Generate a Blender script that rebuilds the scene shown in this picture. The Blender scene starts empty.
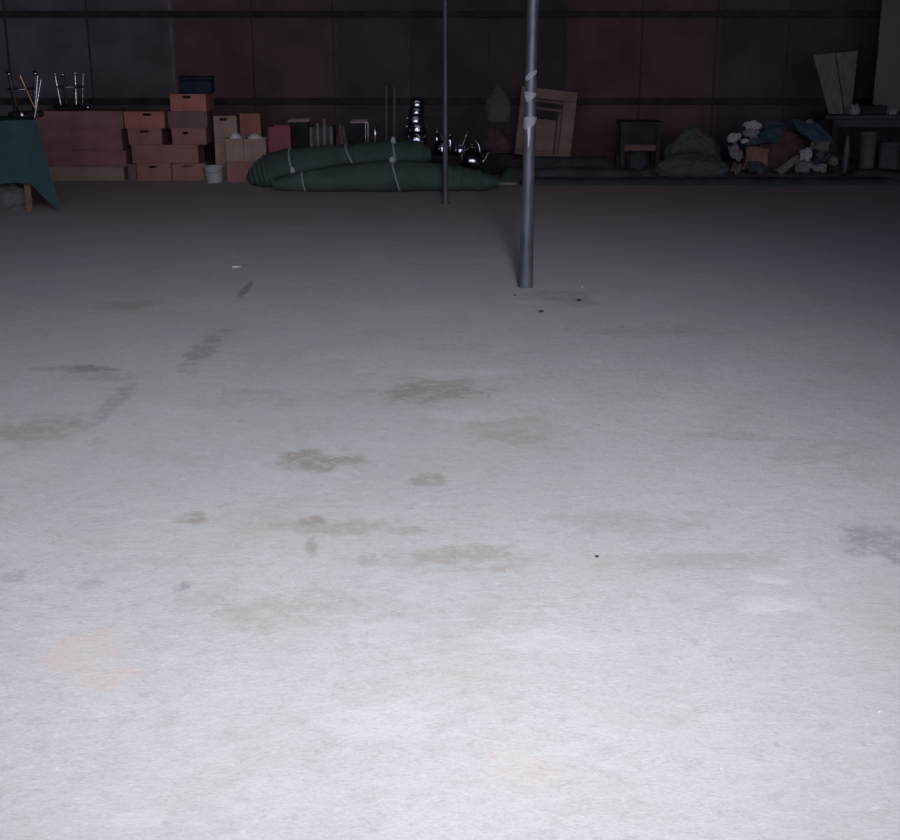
import bpy, bmesh, math, random
from mathutils import Vector, Matrix, noise

random.seed(7)
S = bpy.context.scene
C = S.collection
PI = math.pi
R = math.radians

# ------------------------------------------------------------------ camera
F = 1250.0
H = 1.5
TH = math.atan(390 / F)
cd = bpy.data.cameras.new('camera')
cam = bpy.data.objects.new('camera', cd)
C.objects.link(cam)
cam.location = (0, 0, H)
cam.rotation_euler = (PI / 2 - TH, 0, 0)
cd.sensor_width = 36
cd.lens = F / 900 * 36
cd.clip_end = 200
S.camera = cam
CT, ST = math.cos(TH), math.sin(TH)


def at(px, py, Y):
    """place measured in the photograph: point at distance Y"""
    u, v = (px - 450) / F, (420 - py) / F
    d = Vector((u, CT + v * ST, -ST + v * CT))
    t = Y / d.y
    return Vector((t * d.x, Y, H + t * d.z))


def ground(px, py):
    u, v = (px - 450) / F, (420 - py) / F
    d = Vector((u, CT + v * ST, -ST + v * CT))
    t = -H / d.z
    return Vector((t * d.x, t * d.y, 0))


def X(px, Y, z=0.3):
    return (px - 450) / F * (Y * CT + (H - z) * ST)


def Zp(py, Y):
    return at(450, py, Y).z


# ------------------------------------------------------------------ materials
def mat(name, col, rough=.7, metal=0.0, var=.15, scale=8, bump=0.0, bscale=60, col2=None, alpha=None, spec=None, stretch=None):
    m = bpy.data.materials.new(name)
    m.use_nodes = True
    nt = m.node_tree
    b = nt.nodes['Principled BSDF']
    b.inputs['Roughness'].default_value = rough
    b.inputs['Metallic'].default_value = metal
    if spec is not None:
        b.inputs['Specular IOR Level'].default_value = spec
    tc = nt.nodes.new('ShaderNodeTexCoord')
    vec = tc.outputs['Object']
    if stretch:
        mp = nt.nodes.new('ShaderNodeMapping')
        mp.inputs['Scale'].default_value = stretch
        nt.links.new(vec, mp.inputs['Vector'])
        vec = mp.outputs['Vector']
    n = nt.nodes.new('ShaderNodeTexNoise')
    n.inputs['Scale'].default_value = scale
    n.inputs['Detail'].default_value = 6
    nt.links.new(vec, n.inputs['Vector'])
    r = nt.nodes.new('ShaderNodeValToRGB')
    c2 = col2 or [min(1, c * (1 + var)) for c in col]
    c1 = [c * (1 - var) for c in col] if not col2 else col
    r.color_ramp.elements[0].position = .35
    r.color_ramp.elements[1].position = .65
    r.color_ramp.elements[0].color = (*c1, 1)
    r.color_ramp.elements[1].color = (*c2, 1)
    nt.links.new(n.outputs['Fac'], r.inputs['Fac'])
    nt.links.new(r.outputs['Color'], b.inputs['Base Color'])
    if bump:
        n2 = nt.nodes.new('ShaderNodeTexNoise')
        n2.inputs['Scale'].default_value = bscale
        n2.inputs['Detail'].default_value = 4
        nt.links.new(vec, n2.inputs['Vector'])
        bp = nt.nodes.new('ShaderNodeBump')
        bp.inputs['Strength'].default_value = bump
        bp.inputs['Distance'].default_value = .01
        nt.links.new(n2.outputs['Fac'], bp.inputs['Height'])
        nt.links.new(bp.outputs['Normal'], b.inputs['Normal'])
    if alpha is not None:
        b.inputs['Alpha'].default_value = alpha
    return m


M = {}
def wall_material():
    m = mat('maroon_sheet', (.06, .04, .04), .75, 0, .25, .9, .15, 12, spec=.2)
    nt = m.node_tree
    L = nt.links.new
    b = nt.nodes['Principled BSDF']
    tc = nt.nodes.new('ShaderNodeTexCoord')
    sp = nt.nodes.new('ShaderNodeSeparateXYZ')
    L(tc.outputs['Object'], sp.inputs[0])
    mr = nt.nodes.new('ShaderNodeMapRange')
    mr.inputs['From Min'].default_value = -7
    mr.inputs['From Max'].default_value = 7
    L(sp.outputs['X'], mr.inputs['Value'])
    rp = nt.nodes.new('ShaderNodeValToRGB')
    rp.color_ramp.interpolation = 'CONSTANT'
    cols = [(0.112, 0.107, 0.105), (0.116, 0.103, 0.103), (0.107, 0.087, 0.087), (0.106, 0.062, 0.062), (0.093, 0.059, 0.059), (0.069, 0.055, 0.053), (0.059, 0.046, 0.043), (0.057, 0.041, 0.039), (0.105, 0.056, 0.053), (0.098, 0.058, 0.053), (0.066, 0.051, 0.045), (0.056, 0.044, 0.041), (0.053, 0.044, 0.040)]
    edges = [X(q, WY, 1.5) for q in (6, 88, 171, 252, 333, 411, 489, 567, 642, 717, 789, 862)]
    el = rp.color_ramp.elements
    el[0].position = 0
    el[0].color = (*cols[0], 1)
    el.remove(el[1])
    for e, c in zip(edges, cols[1:]):
        q = el.new((e + 7) / 14)
        q.color = (*c, 1)
    L(mr.outputs['Result'], rp.inputs['Fac'])
    nz = nt.nodes.new('ShaderNodeTexNoise')
    nz.inputs['Scale'].default_value = 2.2
    nz.inputs['Detail'].default_value = 7
    L(tc.outputs['Object'], nz.inputs['Vector'])
    r2 = nt.nodes.new('ShaderNodeMapRange')
    r2.inputs['From Min'].default_value = .3
    r2.inputs['From Max'].default_value = .7
    r2.inputs['To Min'].default_value = .75
    r2.inputs['To Max'].default_value = 1.25
    L(nz.outputs['Fac'], r2.inputs['Value'])
    vm = nt.nodes.new('ShaderNodeVectorMath')
    vm.operation = 'SCALE'
    L(rp.outputs['Color'], vm.inputs[0])
    L(r2.outputs['Result'], vm.inputs['Scale'])
    L(vm.outputs[0], b.inputs['Base Color'])
    return m


WY = 15.3
M['wall'] = wall_material()
M['girt'] = mat('dark_timber', (0.036, 0.029, 0.026), .8, 0, .3, 6, .2, spec=.2)
M['seam_light'] = mat('pale_seam_metal', (.15, .125, .115), .6, 0, .3, 6, spec=.3)
M['sack_grey'] = mat('dim_grey_cloth', (.10, .095, .09), .9, 0, .2, 6)
M['seam'] = mat('seam_metal', (0.036, 0.028, 0.029), .6, 0, .3, 6, spec=.3)
M['sidewall'] = mat('grey_block', (.05, .045, .05), .9, 0, .2, 2)
M['ceil'] = mat('ceiling_sheet', (.04, .035, .04), .9, 0, .2, 2)
M['card_orange'] = mat('orange_card', (0.370, 0.150, 0.112), .85, 0, .12, 7, spec=.2)
M['card_red'] = mat('red_card', (0.245, 0.110, 0.108), .85, 0, .18, 5, spec=.2)
M['card_brown'] = mat('brown_card', (0.240, 0.125, 0.108), .85, 0, .15, 5, spec=.2)
M['card_beige'] = mat('beige_card', (0.250, 0.190, 0.145), .85, 0, .12, 5, spec=.2)
M['card_tan'] = mat('tan_card', (0.300, 0.215, 0.160), .85, 0, .14, 7, spec=.2)
M['card_pink'] = mat('pinkish_card', (0.270, 0.130, 0.108), .85, 0, .12, 6, spec=.2)
M['card_purple'] = mat('purplish_card', (0.160, 0.100, 0.105), .85, 0, .15, 6, spec=.2)
M['card_rust'] = mat('rust_card', (0.280, 0.110, 0.085), .85, 0, .14, 6, spec=.2)
M['white_plastic'] = mat('white_plastic', (0.360, 0.355, 0.335), .45, 0, .08, 5)
M['white_cloth'] = mat('white_cloth', (0.620, 0.580, 0.520), .9, 0, .08, 9)
M['turf'] = mat('green_turf', (0.056, 0.082, 0.070), .9, 0, .14, 5, .5, 120, spec=.15)
M['rope'] = mat('pale_rope', (0.260, 0.310, 0.300), .8, 0, .1, 20)
M['knot'] = mat('pale_knot', (0.420, 0.450, 0.440), .8, 0, .1, 20)
M['cloth_green'] = mat('green_tablecloth', (0.024, 0.062, 0.062), .8, 0, .18, 5, .2, 90, spec=.3)
M['wood_brown'] = mat('brown_wood', (.13, .07, .035), .7, 0, .25, 3, stretch=(1, 1, 8))
M['wood_tan'] = mat('tan_wood', (0.220, 0.140, 0.092), .65, 0, .2, 3, stretch=(1, 8, 2))
M['wood_red'] = mat('red_wood', (0.150, 0.080, 0.062), .6, 0, .25, 3)
M['wood_dark'] = mat('dark_wood', (0.045, 0.038, 0.036), .8, 0, .3, 4, spec=.10)
M['steel'] = mat('stainless_steel', (.40, .40, .42), .13, 1, .12, 12, .35, 22)
M['chrome'] = mat('chrome_tube', (0.340, 0.330, 0.320), .10, 1, .08, 12, .35, 35)
M['brass'] = mat('brass_tube', (.45, .26, .13), .25, 1, .15, 12)
M['navy'] = mat('navy_case', (0.016, 0.026, 0.036), .75, 0, .25, 6, spec=.08)
M['black'] = mat('black_plastic', (0.028, 0.025, 0.025), .75, 0, .3, 6, spec=.04)
M['crimson'] = mat('crimson_plastic', (0.210, 0.035, 0.055), .6, 0, .2, 6)
M['maroon_cloth'] = mat('maroon_sack', (0.075, 0.040, 0.038), .9, 0, .3, 8)
M['galv'] = mat('galvanised_pipe', (0.088, 0.094, 0.105), .36, .35, .3, 5, .15, 40, stretch=(3, 3, 1))
M['pipe_dull'] = mat('dull_pipe', (.085, .085, .095), .55, .4, .25, 5, stretch=(3, 3, 1))
M['tape'] = mat('white_tape', (.50, .52, .55), .7, 0, .1, 20)
M['tarp'] = mat('dark_tarpaulin', (0.042, 0.052, 0.052), .7, 0, .35, 5, .3, 30)
M['tarp2'] = mat('dark_green_net', (0.042, 0.055, 0.048), .85, 0, .35, 7, .3, 60)
M['sack_green'] = mat('grey_green_sack', (0.062, 0.072, 0.058), .85, 0, .25, 5, .3, 40)
M['blue_cloth'] = mat('blue_cloth', (0.048, 0.082, 0.092), .8, 0, .25, 5)
M['orange_cloth'] = mat('orange_cloth', (0.190, 0.105, 0.068), .85, 0, .25, 8)
M['paper'] = mat('pale_paper', (0.420, 0.390, 0.350), .85, 0, .12, 14)
M['rag_grey'] = mat('grey_rag', (0.230, 0.210, 0.200), .9, 0, .18, 12)
M['rag_tan'] = mat('tan_rag', (0.170, 0.140, 0.100), .9, 0, .2, 12)
M['board_grey'] = mat('pale_board', (0.135, 0.118, 0.102), .8, 0, .2, 3, stretch=(6, 6, 1))
M['sheet_grey'] = mat('grey_sheet', (0.115, 0.105, 0.085), .85, 0, .15, 2)
M['bin_grey'] = mat('grey_bin', (0.110, 0.100, 0.090), .6, 0, .12, 4)
M['bench_green'] = mat('green_bench', (0.016, 0.024, 0.021), .6, 0, .25, 5)
M['film'] = mat('grey_plastic_film', (0.200, 0.190, 0.170), .30, 0, .2, 4, .15, 12, alpha=.30)
M['lead'] = mat('pale_offcut', (0.270, 0.240, 0.210), .8, 0, .15, 9)
M['stone'] = mat('dark_stone', (.03, .03, .033), .9, 0, .3, 30)
M['scrap'] = mat('cream_scrap', (.55, .52, .45), .8, 0, .1, 40)


# floor -----------------------------------------------------------------
def floor_material():
    m = bpy.data.materials.new('dusty_concrete')
    m.use_nodes = True
    nt = m.node_tree
    L = nt.links.new
    b = nt.nodes['Principled BSDF']
    b.inputs['Roughness'].default_value = .85
    b.inputs['Specular IOR Level'].default_value = .12
    tc = nt.nodes.new('ShaderNodeTexCoord')
    P = tc.outputs['Object']

    def tex(scale, detail=6, rough=.55, dist=0.0, stretch=None, rot=0):
        v = P
        if stretch:
            mp = nt.nodes.new('ShaderNodeMapping')
            mp.inputs['Scale'].default_value = stretch
            mp.inputs['Rotation'].default_value = (0, 0, rot)
            L(P, mp.inputs['Vector'])
            v = mp.outputs['Vector']
        n = nt.nodes.new('ShaderNodeTexNoise')
        n.inputs['Scale'].default_value = scale
        n.inputs['Detail'].default_value = detail
        n.inputs['Roughness'].default_value = rough
        n.inputs['Distortion'].default_value = dist
        L(v, n.inputs['Vector'])
        return n

    def rng(sock, a, c, lo=0.0, hi=1.0):
        r = nt.nodes.new('ShaderNodeMapRange')
        r.interpolation_type = 'SMOOTHSTEP'
        r.inputs['From Min'].default_value = a
        r.inputs['From Max'].default_value = c
        r.inputs['To Min'].default_value = lo
        r.inputs['To Max'].default_value = hi
        L(sock, r.inputs['Value'])
        return r.outputs['Result']

    def mix(fac, a, col):
        x = nt.nodes.new('ShaderNodeMix')
        x.data_type = 'RGBA'
        L(fac, x.inputs['Factor'])
        if isinstance(a, tuple):
            x.inputs['A'].default_value = (*a, 1)
        else:
            L(a, x.inputs['A'])
        x.inputs['B'].default_value = (*col, 1)
        return x.outputs['Result']

    def mul(a, c):
        x = nt.nodes.new('ShaderNodeMath')
        x.operation = 'MULTIPLY'
        L(a, x.inputs[0])
        if isinstance(c, (int, float)):
            x.inputs[1].default_value = c
        else:
            L(c, x.inputs[1])
        return x.outputs[0]

    big = tex(.55, 5, .6, .3)
    mid = tex(2.6, 8, .62, .4)
    fine = tex(17, 8, .7)
    grain = tex(95, 4, .7)
    scuff = tex(5, 8, .72, .8, (1.0, 3.2, 1), R(24))
    col = mix(rng(big.outputs['Fac'], .35, .65), (.475, .480, .500), (.520, .515, .520))
    col = mix(rng(mid.outputs['Fac'], .50, .72, 0, .45), col, (.415, .395, .385))
    col = mix(rng(mid.outputs['Fac'], .46, .28, 0, .4), col, (.55, .56, .585))
    col = mix(rng(fine.outputs['Fac'], .50, .70, 0, .6), col, (.40, .385, .38))
    col = mix(rng(fine.outputs['Fac'], .46, .28, 0, .35), col, (.58, .58, .60))
    col = mix(rng(grain.outputs['Fac'], .50, .74, 0, .5), col, (.36, .355, .36))
    col = mix(rng(grain.outputs['Fac'], .47, .28, 0, .4), col, (.62, .625, .64))
    sc = mul(rng(scuff.outputs['Fac'], .60, .72), rng(mid.outputs['Fac'], .40, .52))
    col = mix(mul(sc, .5), col, (.64, .645, .665))
    # short diagonal scratches and scraped patches, two directions
    for ang, sx_, sy_, lo_, k_, c_ in ((R(33), 5, 34, .64, .30, (.64, .645, .66)), (R(-24), 4, 30, .65, .28, (.63, .635, .66)), (R(10), 5, 24, .66, .32, (.36, .345, .335)), (R(52), 3, 12, .62, .32, (.40, .375, .355)), (R(40), 7, 16, .60, .30, (.61, .615, .64))):
        t_ = tex(1.0, 6, .68, 1.2, (sx_, sy_, 1), ang)
        col = mix(mul(rng(t_.outputs['Fac'], lo_ - .05, lo_ + .06), mul(rng(mid.outputs['Fac'], .40, .60), k_)), col, c_)
    for sc_, a_, b_, k_, c_ in ((1.7, .50, .68, .30, (.47, .425, .385)), (2.3, .52, .70, .30, (.60, .605, .635)), (6.5, .56, .72, .38, (.43, .405, .385)), (9.0, .58, .74, .35, (.62, .625, .64)), (38, .56, .72, .5, (.37, .36, .355)), (46, .56, .72, .5, (.63, .635, .65))):
        t_ = tex(sc_, 7, .66, .5)
        col = mix(rng(t_.outputs['Fac'], a_, b_, 0, k_), col, c_)
    dusty = tex(1.1, 6, .6, .5, (1, 1, 1))
    col = mix(rng(dusty.outputs['Fac'], .54, .70, 0, .45), col, (.46, .425, .395))

    # ragged edges for the stains that have a shape of their own
    wob = tex(5.5, 7, .68)
    wob2 = tex(1.7, 4, .6)
    vs = nt.nodes.new('ShaderNodeVectorMath')
    vs.operation = 'SUBTRACT'
    L(wob.outputs['Color'], vs.inputs[0])
    vs.inputs[1].default_value = (.5, .5, .5)
    brown, grey, pink, white = (.335, .300, .270), (.27, .27, .28), (.58, .475, .435), (.66, .665, .69)
    dirt = (.42, .350, .325)
    stains = [
        (312, 461, 52, 13, brown, .75), (430, 390, 62, 13, brown, .55), (455, 557, 95, 16, brown, .42),
        (888, 545, 50, 22, grey, .50), (75, 369, 42, 4, grey, .65), (100, 375, 60, 9, grey, .30),
        (184, 586, 10, 7, grey, .55), (85, 650, 52, 24, pink, .34), (100, 680, 40, 16, pink, .28),
        (520, 770, 40, 22, pink, .20), (350, 527, 80, 9, brown, .35), (312, 520, 14, 7, brown, .60),
        (311, 548, 8, 13, brown, .45), (190, 519, 22, 8, brown, .55), (40, 430, 75, 18, brown, .40),
        (520, 430, 60, 16, brown, .30), (770, 605, 45, 9, white, .34), (705, 560, 120, 10, brown, .25),
        (205, 350, 20, 20, grey, .45), (117, 400, 14, 22, grey, .35), (430, 480, 20, 7, brown, .45),
        (15, 575, 16, 6, grey, .40), (90, 585, 20, 8, grey, .35), (300, 610, 130, 24, brown, .22),
        (380, 720, 60, 24, white, .16), (560, 640, 90, 16, white, .20), (735, 436, 60, 6, brown, .25),
        (560, 298, 40, 10, grey, .35), (545, 303, 34, 3, white, .25), (245, 290, 5, 11, grey, .75),
        (120, 305, 50, 5, brown, .35), (820, 450, 80, 14, brown, .22), (450, 372, 80, 4, white, .30),
        (660, 330, 90, 8, brown, .22), (250, 400, 70, 14, brown, .22), (770, 580, 20, 5, white, .35),
        (640, 520, 100, 12, brown, .25), (480, 415, 60, 8, white, .22), (140, 820, 40, 10, white, .2),
    ]
    for px, py, rx, ry, c, k in stains:
        g = ground(px, py)
        ax = abs(ground(px + rx, py).x - g.x)
        ay = abs(ground(px, py + ry).y - ground(px, py - ry).y) / 2
        vx = nt.nodes.new('ShaderNodeVectorMath')
        vx.operation = 'SCALE'
        L(vs.outputs[0], vx.inputs[0])
        vx.inputs['Scale'].default_value = 2.6
        mp = nt.nodes.new('ShaderNodeMapping')
        mp.inputs['Location'].default_value = (-g.x / ax, -g.y / ay, 0)
        mp.inputs['Scale'].default_value = (1 / ax, 1 / ay, 0)
        L(P, mp.inputs['Vector'])
        ad = nt.nodes.new('ShaderNodeVectorMath')
        ad.operation = 'ADD'
        L(mp.outputs['Vector'], ad.inputs[0])
        L(vx.outputs[0], ad.inputs[1])
        ln = nt.nodes.new('ShaderNodeVectorMath')
        ln.operation = 'LENGTH'
        L(ad.outputs[0], ln.inputs[0])
        f = rng(ln.outputs['Value'], 1.12, .55, 0, min(.9, k * 1.4))
        f = mul(mul(f, rng(fine.outputs['Fac'], .36, .52, .25, 1)), rng(mid.outputs['Fac'], .34, .52, .35, 1))
        col = mix(f, col, c)
    # reddish earth trodden in along the wall where goods are stored
    sep = nt.nodes.new('ShaderNodeSeparateXYZ')
    L(P, sep.inputs[0])
    ya = nt.nodes.new('ShaderNodeMath')
    ya.operation = 'MULTIPLY_ADD'
    L(wob2.outputs['Fac'], ya.inputs[0])
    ya.inputs[1].default_value = 4.0
    L(sep.outputs['Y'], ya.inputs[2])
    col = mix(rng(ya.outputs[0], 10.2, 14.2, 0, .80), col, dirt)
    L(col, b.inputs['Base Color'])

    h = nt.nodes.new('ShaderNodeMath')
    h.operation = 'MULTIPLY_ADD'
    L(grain.outputs['Fac'], h.inputs[0])
    h.inputs[1].default_value = .30
    L(fine.outputs['Fac'], h.inputs[2])
    h2 = h
    bp = nt.nodes.new('ShaderNodeBump')
    bp.inputs['Strength'].default_value = .6
    bp.inputs['Distance'].default_value = .006
    L(h2.outputs[0], bp.inputs['Height'])
    L(bp.outputs['Normal'], b.inputs['Normal'])
    return m


M['floor'] = floor_material()


# ------------------------------------------------------------------ mesh helpers
def box(bm, x0, x1, y0, y1, z0, z1, mtx=None):
    vs = [bm.verts.new((x, y, z)) for x in (x0, x1) for y in (y0, y1) for z in (z0, z1)]
    for q in ((0, 1, 3, 2), (4, 6, 7, 5), (0, 4, 5, 1), (2, 3, 7, 6), (0, 2, 6, 4), (1, 5, 7, 3)):
        bm.faces.new([vs[i] for i in q])
    if mtx:
        for v in vs:
            v.co = mtx @ v.co
    return vs


def bevel(bm, w, seg=1):
    bmesh.ops.recalc_face_normals(bm, faces=bm.faces)
    bmesh.ops.bevel(bm, geom=list(bm.edges), offset=w, segments=seg, affect='EDGES', profile=.5)


def lathe(bm, prof, n=24, cx=0, cy=0, mtx=None, cap0=False, cap1=False):
    rings = []
    for r, z in prof:
        ring = []
        for i in range(n):
            a = 2 * PI * i / n
            v = bm.verts.new((cx + r * math.cos(a), cy + r * math.sin(a), z))
            if mtx:
                v.co = mtx @ v.co
            ring.append(v)
        rings.append(ring)
    for a, c in zip(rings, rings[1:]):
        for i in range(n):
            bm.faces.new((a[i], a[(i + 1) % n], c[(i + 1) % n], c[i]))
    if cap0:
        bm.faces.new(list(reversed(rings[0])))
    if cap1:
        bm.faces.new(rings[-1])
    return rings


def tube(bm, pts, r, n=10, closed=False, caps=True):
    pts = [Vector(p) for p in pts]
    rs = r if isinstance(r, (list, tuple)) else [r] * len(pts)
    rings = []
    N = len(pts)
    ref = None
    for i, p in enumerate(pts):
        a = pts[(i - 1) % N] if (closed or i) else p
        c = pts[(i + 1) % N] if (closed or i < N - 1) else p
        t = (c - a).normalized()
        if ref is None:
            ref = t.orthogonal().normalized()
        ref = (ref - t * ref.dot(t)).normalized()
        s = t.cross(ref)
        rings.append([bm.verts.new(p + (ref * math.cos(2 * PI * k / n) + s * math.sin(2 * PI * k / n)) * rs[i]) for k in range(n)])
    pairs = list(zip(rings, rings[1:]))
    if closed:
        pairs.append((rings[-1], rings[0]))
    for a, c in pairs:
        for k in range(n):
            bm.faces.new((a[k], a[(k + 1) % n], c[(k + 1) % n], c[k]))
    if caps and not closed:
        bm.faces.new(list(reversed(rings[0])))
        bm.faces.new(rings[-1])


def obj(name, bm, m, parent=None, smooth=False, loc=None):
    bmesh.ops.recalc_face_normals(bm, faces=bm.faces)
    me = bpy.data.meshes.new(name)
    bm.to_mesh(me)
    bm.free()
    me.materials.append(M[m] if isinstance(m, str) else m)
    if smooth:
        for p in me.polygons:
            p.use_smooth = True
        try:
            me.set_sharp_from_angle(angle=R(50))
        except Exception:
            pass
    o = bpy.data.objects.new(name, me)
    C.objects.link(o)
    if parent:
        o.parent = parent
    if loc is not None:
        o.location = loc
    return o


def tag(o, label, cat, group=None, kind=None):
    o['label'] = label
    o['category'] = cat
    if group:
        o['group'] = group
    if kind:
        o['kind'] = kind
    return o


def thing(name, label, cat, loc=(0, 0, 0), rz=0, group=None):
    o = bpy.data.objects.new(name, None)
    o.empty_display_size = .1
    C.objects.link(o)
    o.location = loc
    o.rotation_euler = (0, 0, rz)
    return tag(o, label, cat, group)


def struct(name, bm, m, label=None):
    o = obj(name, bm, m)
    o['kind'] = 'structure'
    o['label'] = label or name
    o['category'] = name.split('_')[0]
    return o


def lump(bm, rx, ry, rz, seed, amp=.22, freq=2.2, sub=4, fold=.5, cz=None):
    """crumpled soft heap resting on z = 0"""
    g = bmesh.ops.create_icosphere(bm, subdivisions=sub, radius=1)
    off = Vector((seed * 3.7, seed * 1.3, seed * 7.1))
    for v in g['verts']:
        d = v.co.copy()
        n1 = noise.noise(d * freq + off)
        n2 = 1 - abs(noise.noise(d * freq * 1.9 + off * 2)) * 2
        k = 1 + amp * (n1 + fold * (n2 - .5)) + amp * .3 * noise.noise(d * freq * 5 + off)
        v.co = Vector((d.x * rx, d.y * ry, d.z * rz)) * k
    lo = -rz * .55
    for v in g['verts']:
        v.co.z = max(v.co.z, lo + .002 * noise.noise(v.co * 9)) - lo


def sheet(bm, pts, nu, nv, amp, freq, seed, thick=.006, edge=.7):
    """cloth stretched over a 4-corner patch with crumples; pts = 4 corners (a b / c d)"""
    a, b, c, d = [Vector(p) for p in pts]
    nrm = (b - a).cross(c - a).normalized()
    off = Vector((seed * 2.1, seed * 5.3, seed * .7))
    g = []
    for j in range(nv + 1):
        row = []
        for i in range(nu + 1):
            u, v = i / nu, j / nv
            p = (a * (1 - u) + b * u) * (1 - v) + (c * (1 - u) + d * u) * v
            e = 1 + .0 * u
            q = noise.noise(p * freq + off) + .5 * noise.noise(p * freq * 2.3 + off)
            p = p + nrm * amp * q
            p += Vector((noise.noise(p * freq * .8 + off * 2), 0, noise.noise(p * freq * .9 + off * 3))) * amp * edge
            row.append(p)
        g.append(row)
    f = [[bm.verts.new(p) for p in row] for row in g]
    k = [[bm.verts.new(p - nrm * thick) for p in row] for row in g]
    for j in range(nv):
        for i in range(nu):
            bm.faces.new((f[j][i], f[j][i + 1], f[j + 1][i + 1], f[j + 1][i]))
            bm.faces.new((k[j][i], k[j + 1][i], k[j + 1][i + 1], k[j][i + 1]))
    for i in range(nu):
        bm.faces.new((f[0][i], k[0][i], k[0][i + 1], f[0][i + 1]))
        bm.faces.new((f[nv][i], f[nv][i + 1], k[nv][i + 1], k[nv][i]))
    for j in range(nv):
        bm.faces.new((f[j][0], f[j + 1][0], k[j + 1][0], k[j][0]))
        bm.faces.new((f[j][nu], k[j][nu], k[j + 1][nu], f[j + 1][nu]))


# ------------------------------------------------------------------ the hall
WY = 15.3
bm = bmesh.new()
box(bm, -11, 11, -4, WY + .2, -.2, 0)
struct('floor', bm, 'floor', 'worn dusty grey concrete floor of the hall')

bm = bmesh.new()
box(bm, -11, 11, WY, WY + .12, 0, 5)
struct('wall_back', bm, 'wall', 'dark maroon sheet wall at the back of the hall')
for s, nm in ((-1, 'wall_left'), (1, 'wall_right')):
    bm = bmesh.new()
    box(bm, s * 9 if s > 0 else -9.15, 9.15 if s > 0 else -9, -4, WY, 0, 5)
    struct(nm, bm, 'sidewall', 'plain dark side wall of the hall')
bm = bmesh.new()
box(bm, -9.15, 9.15, -4, WY + .12, 5, 5.12)
struct('ceiling', bm, 'ceil', 'dark sheet ceiling of the hall')

n = 1
for zc in (Zp(101, WY), Zp(14, WY), 2.62, 3.5, 4.4):
    bm = bmesh.new()
    box(bm, -8.98, 8.98, WY - .075, WY - .002, zc - .038, zc + .034)
    bevel(bm, .006)
    struct('trim_%d' % n, bm, 'girt', 'dark horizontal timber rail across the back wall')
    n += 1
for px in (6, 88, 171, 252, 333, 411, 489, 567, 642, 717, 789, 862):
    bm = bmesh.new()
    xx = X(px, WY, 1.5)
    box(bm, xx - .012, xx + .012, WY - .010, WY - .001, .0, 5)
    struct('trim_%d' % n, bm, 'seam_light' if px == 171 else 'seam', 'upright lapped seam between wall sheets')
    n += 1

# ------------------------------------------------------------------ poles
g = ground(525.5, 287)
p = thing('support_pole', 'near grey steel pole with torn white tape, standing on the open floor', 'pole', g)
bm = bmesh.new()
prof = [(.045, 0), (.0445, .10), (.042, .25), (.038, .45), (.0355, .7), (.0345, 1.0), (.034, 1.6), (.0335, 5)]
lathe(bm, prof, 32, cap0=True)
sh = obj('shaft', bm, 'galv', p, True)
p.rotation_euler.y = R(.5)


def tape(hi, lo, a0, a1, seed, r=.0352, lab=None):
    """torn tape wrapped part of the way round the shaft; hi and lo give its torn outline"""
    def at_(arr, t):
        f = t * (len(arr) - 1)
        i = min(int(f), len(arr) - 2)
        return Zp(arr[i] + (arr[i + 1] - arr[i]) * (f - i), g.y)
    bm = bmesh.new()
    N, K = 24, 10
    rows = []
    for j in range(K + 1):
        row = []
        for i in range(N + 1):
            t, u = i / N, j / K
            w0 = a0 + (a1 - a0) * t
            z0, z1 = at_(lo, t), at_(hi, t)
            zz = z0 + (z1 - z0) * u + .006 * noise.noise(Vector((t * 7, seed, u * 2)))
            rr = r + .0012 + .0045 * abs(noise.noise(Vector((t * 5, u * 4, seed * 2))))
            row.append(bm.verts.new((rr * math.cos(w0), rr * math.sin(w0), zz)))
        rows.append(row)
    for j in range(K):
        for i in range(N):
            bm.faces.new((rows[j][i], rows[j][i + 1], rows[j + 1][i + 1], rows[j + 1][i]))
    bmesh.ops.solidify(bm, geom=list(bm.faces), thickness=.0015)
    o = obj('tape_scrap', bm, 'tape', p, True)
    o['label'] = lab


tape([118, 117, 116.5, 116.5, 117], [128, 129.5, 128, 123, 119], R(-185), R(0), 1, .0358, 'wide white tape band with torn lower edge')
tape([92, 91.5, 92, 93], [95, 102, 99, 95], R(-172), R(-35), 2, .0350, 'torn white tape scrap, middle one')
tape([77, 73, 70.5, 69.5], [80, 80, 76, 71.5], R(-160), R(-30), 3, .0348, 'small torn white tape scrap, upper one')
bm = bmesh.new()
za, zb = Zp(147, g.y), Zp(126, g.y)
tube(bm, [(-.010, -.0365, zb), (-.006, -.037, za * .5 + zb * .5), (-.009, -.0372, za)], [.011, .007, .002], 8)
o = obj('tape_tail', bm, 'tape', p, True)
o['label'] = 'thin white tape end running down the pole'

g2 = ground(445.5, 204)
p2 = thing('support_pole', 'thinner dull pole standing farther back in front of the green rolls', 'pole', g2)
bm = bmesh.new()
lathe(bm, [(.026, 0), (.0245, .3), (.023, 1), (.0225, 5)], 24, cap0=True)
obj('shaft', bm, 'pipe_dull', p2, True)
bm = bmesh.new()
lathe(bm, [(.0, .0), (.036, .0), (.038, .010), (.030, .020), (.0255, .022)], 20)
obj('base_collar', bm, 'pipe_dull', p2, True)

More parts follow.
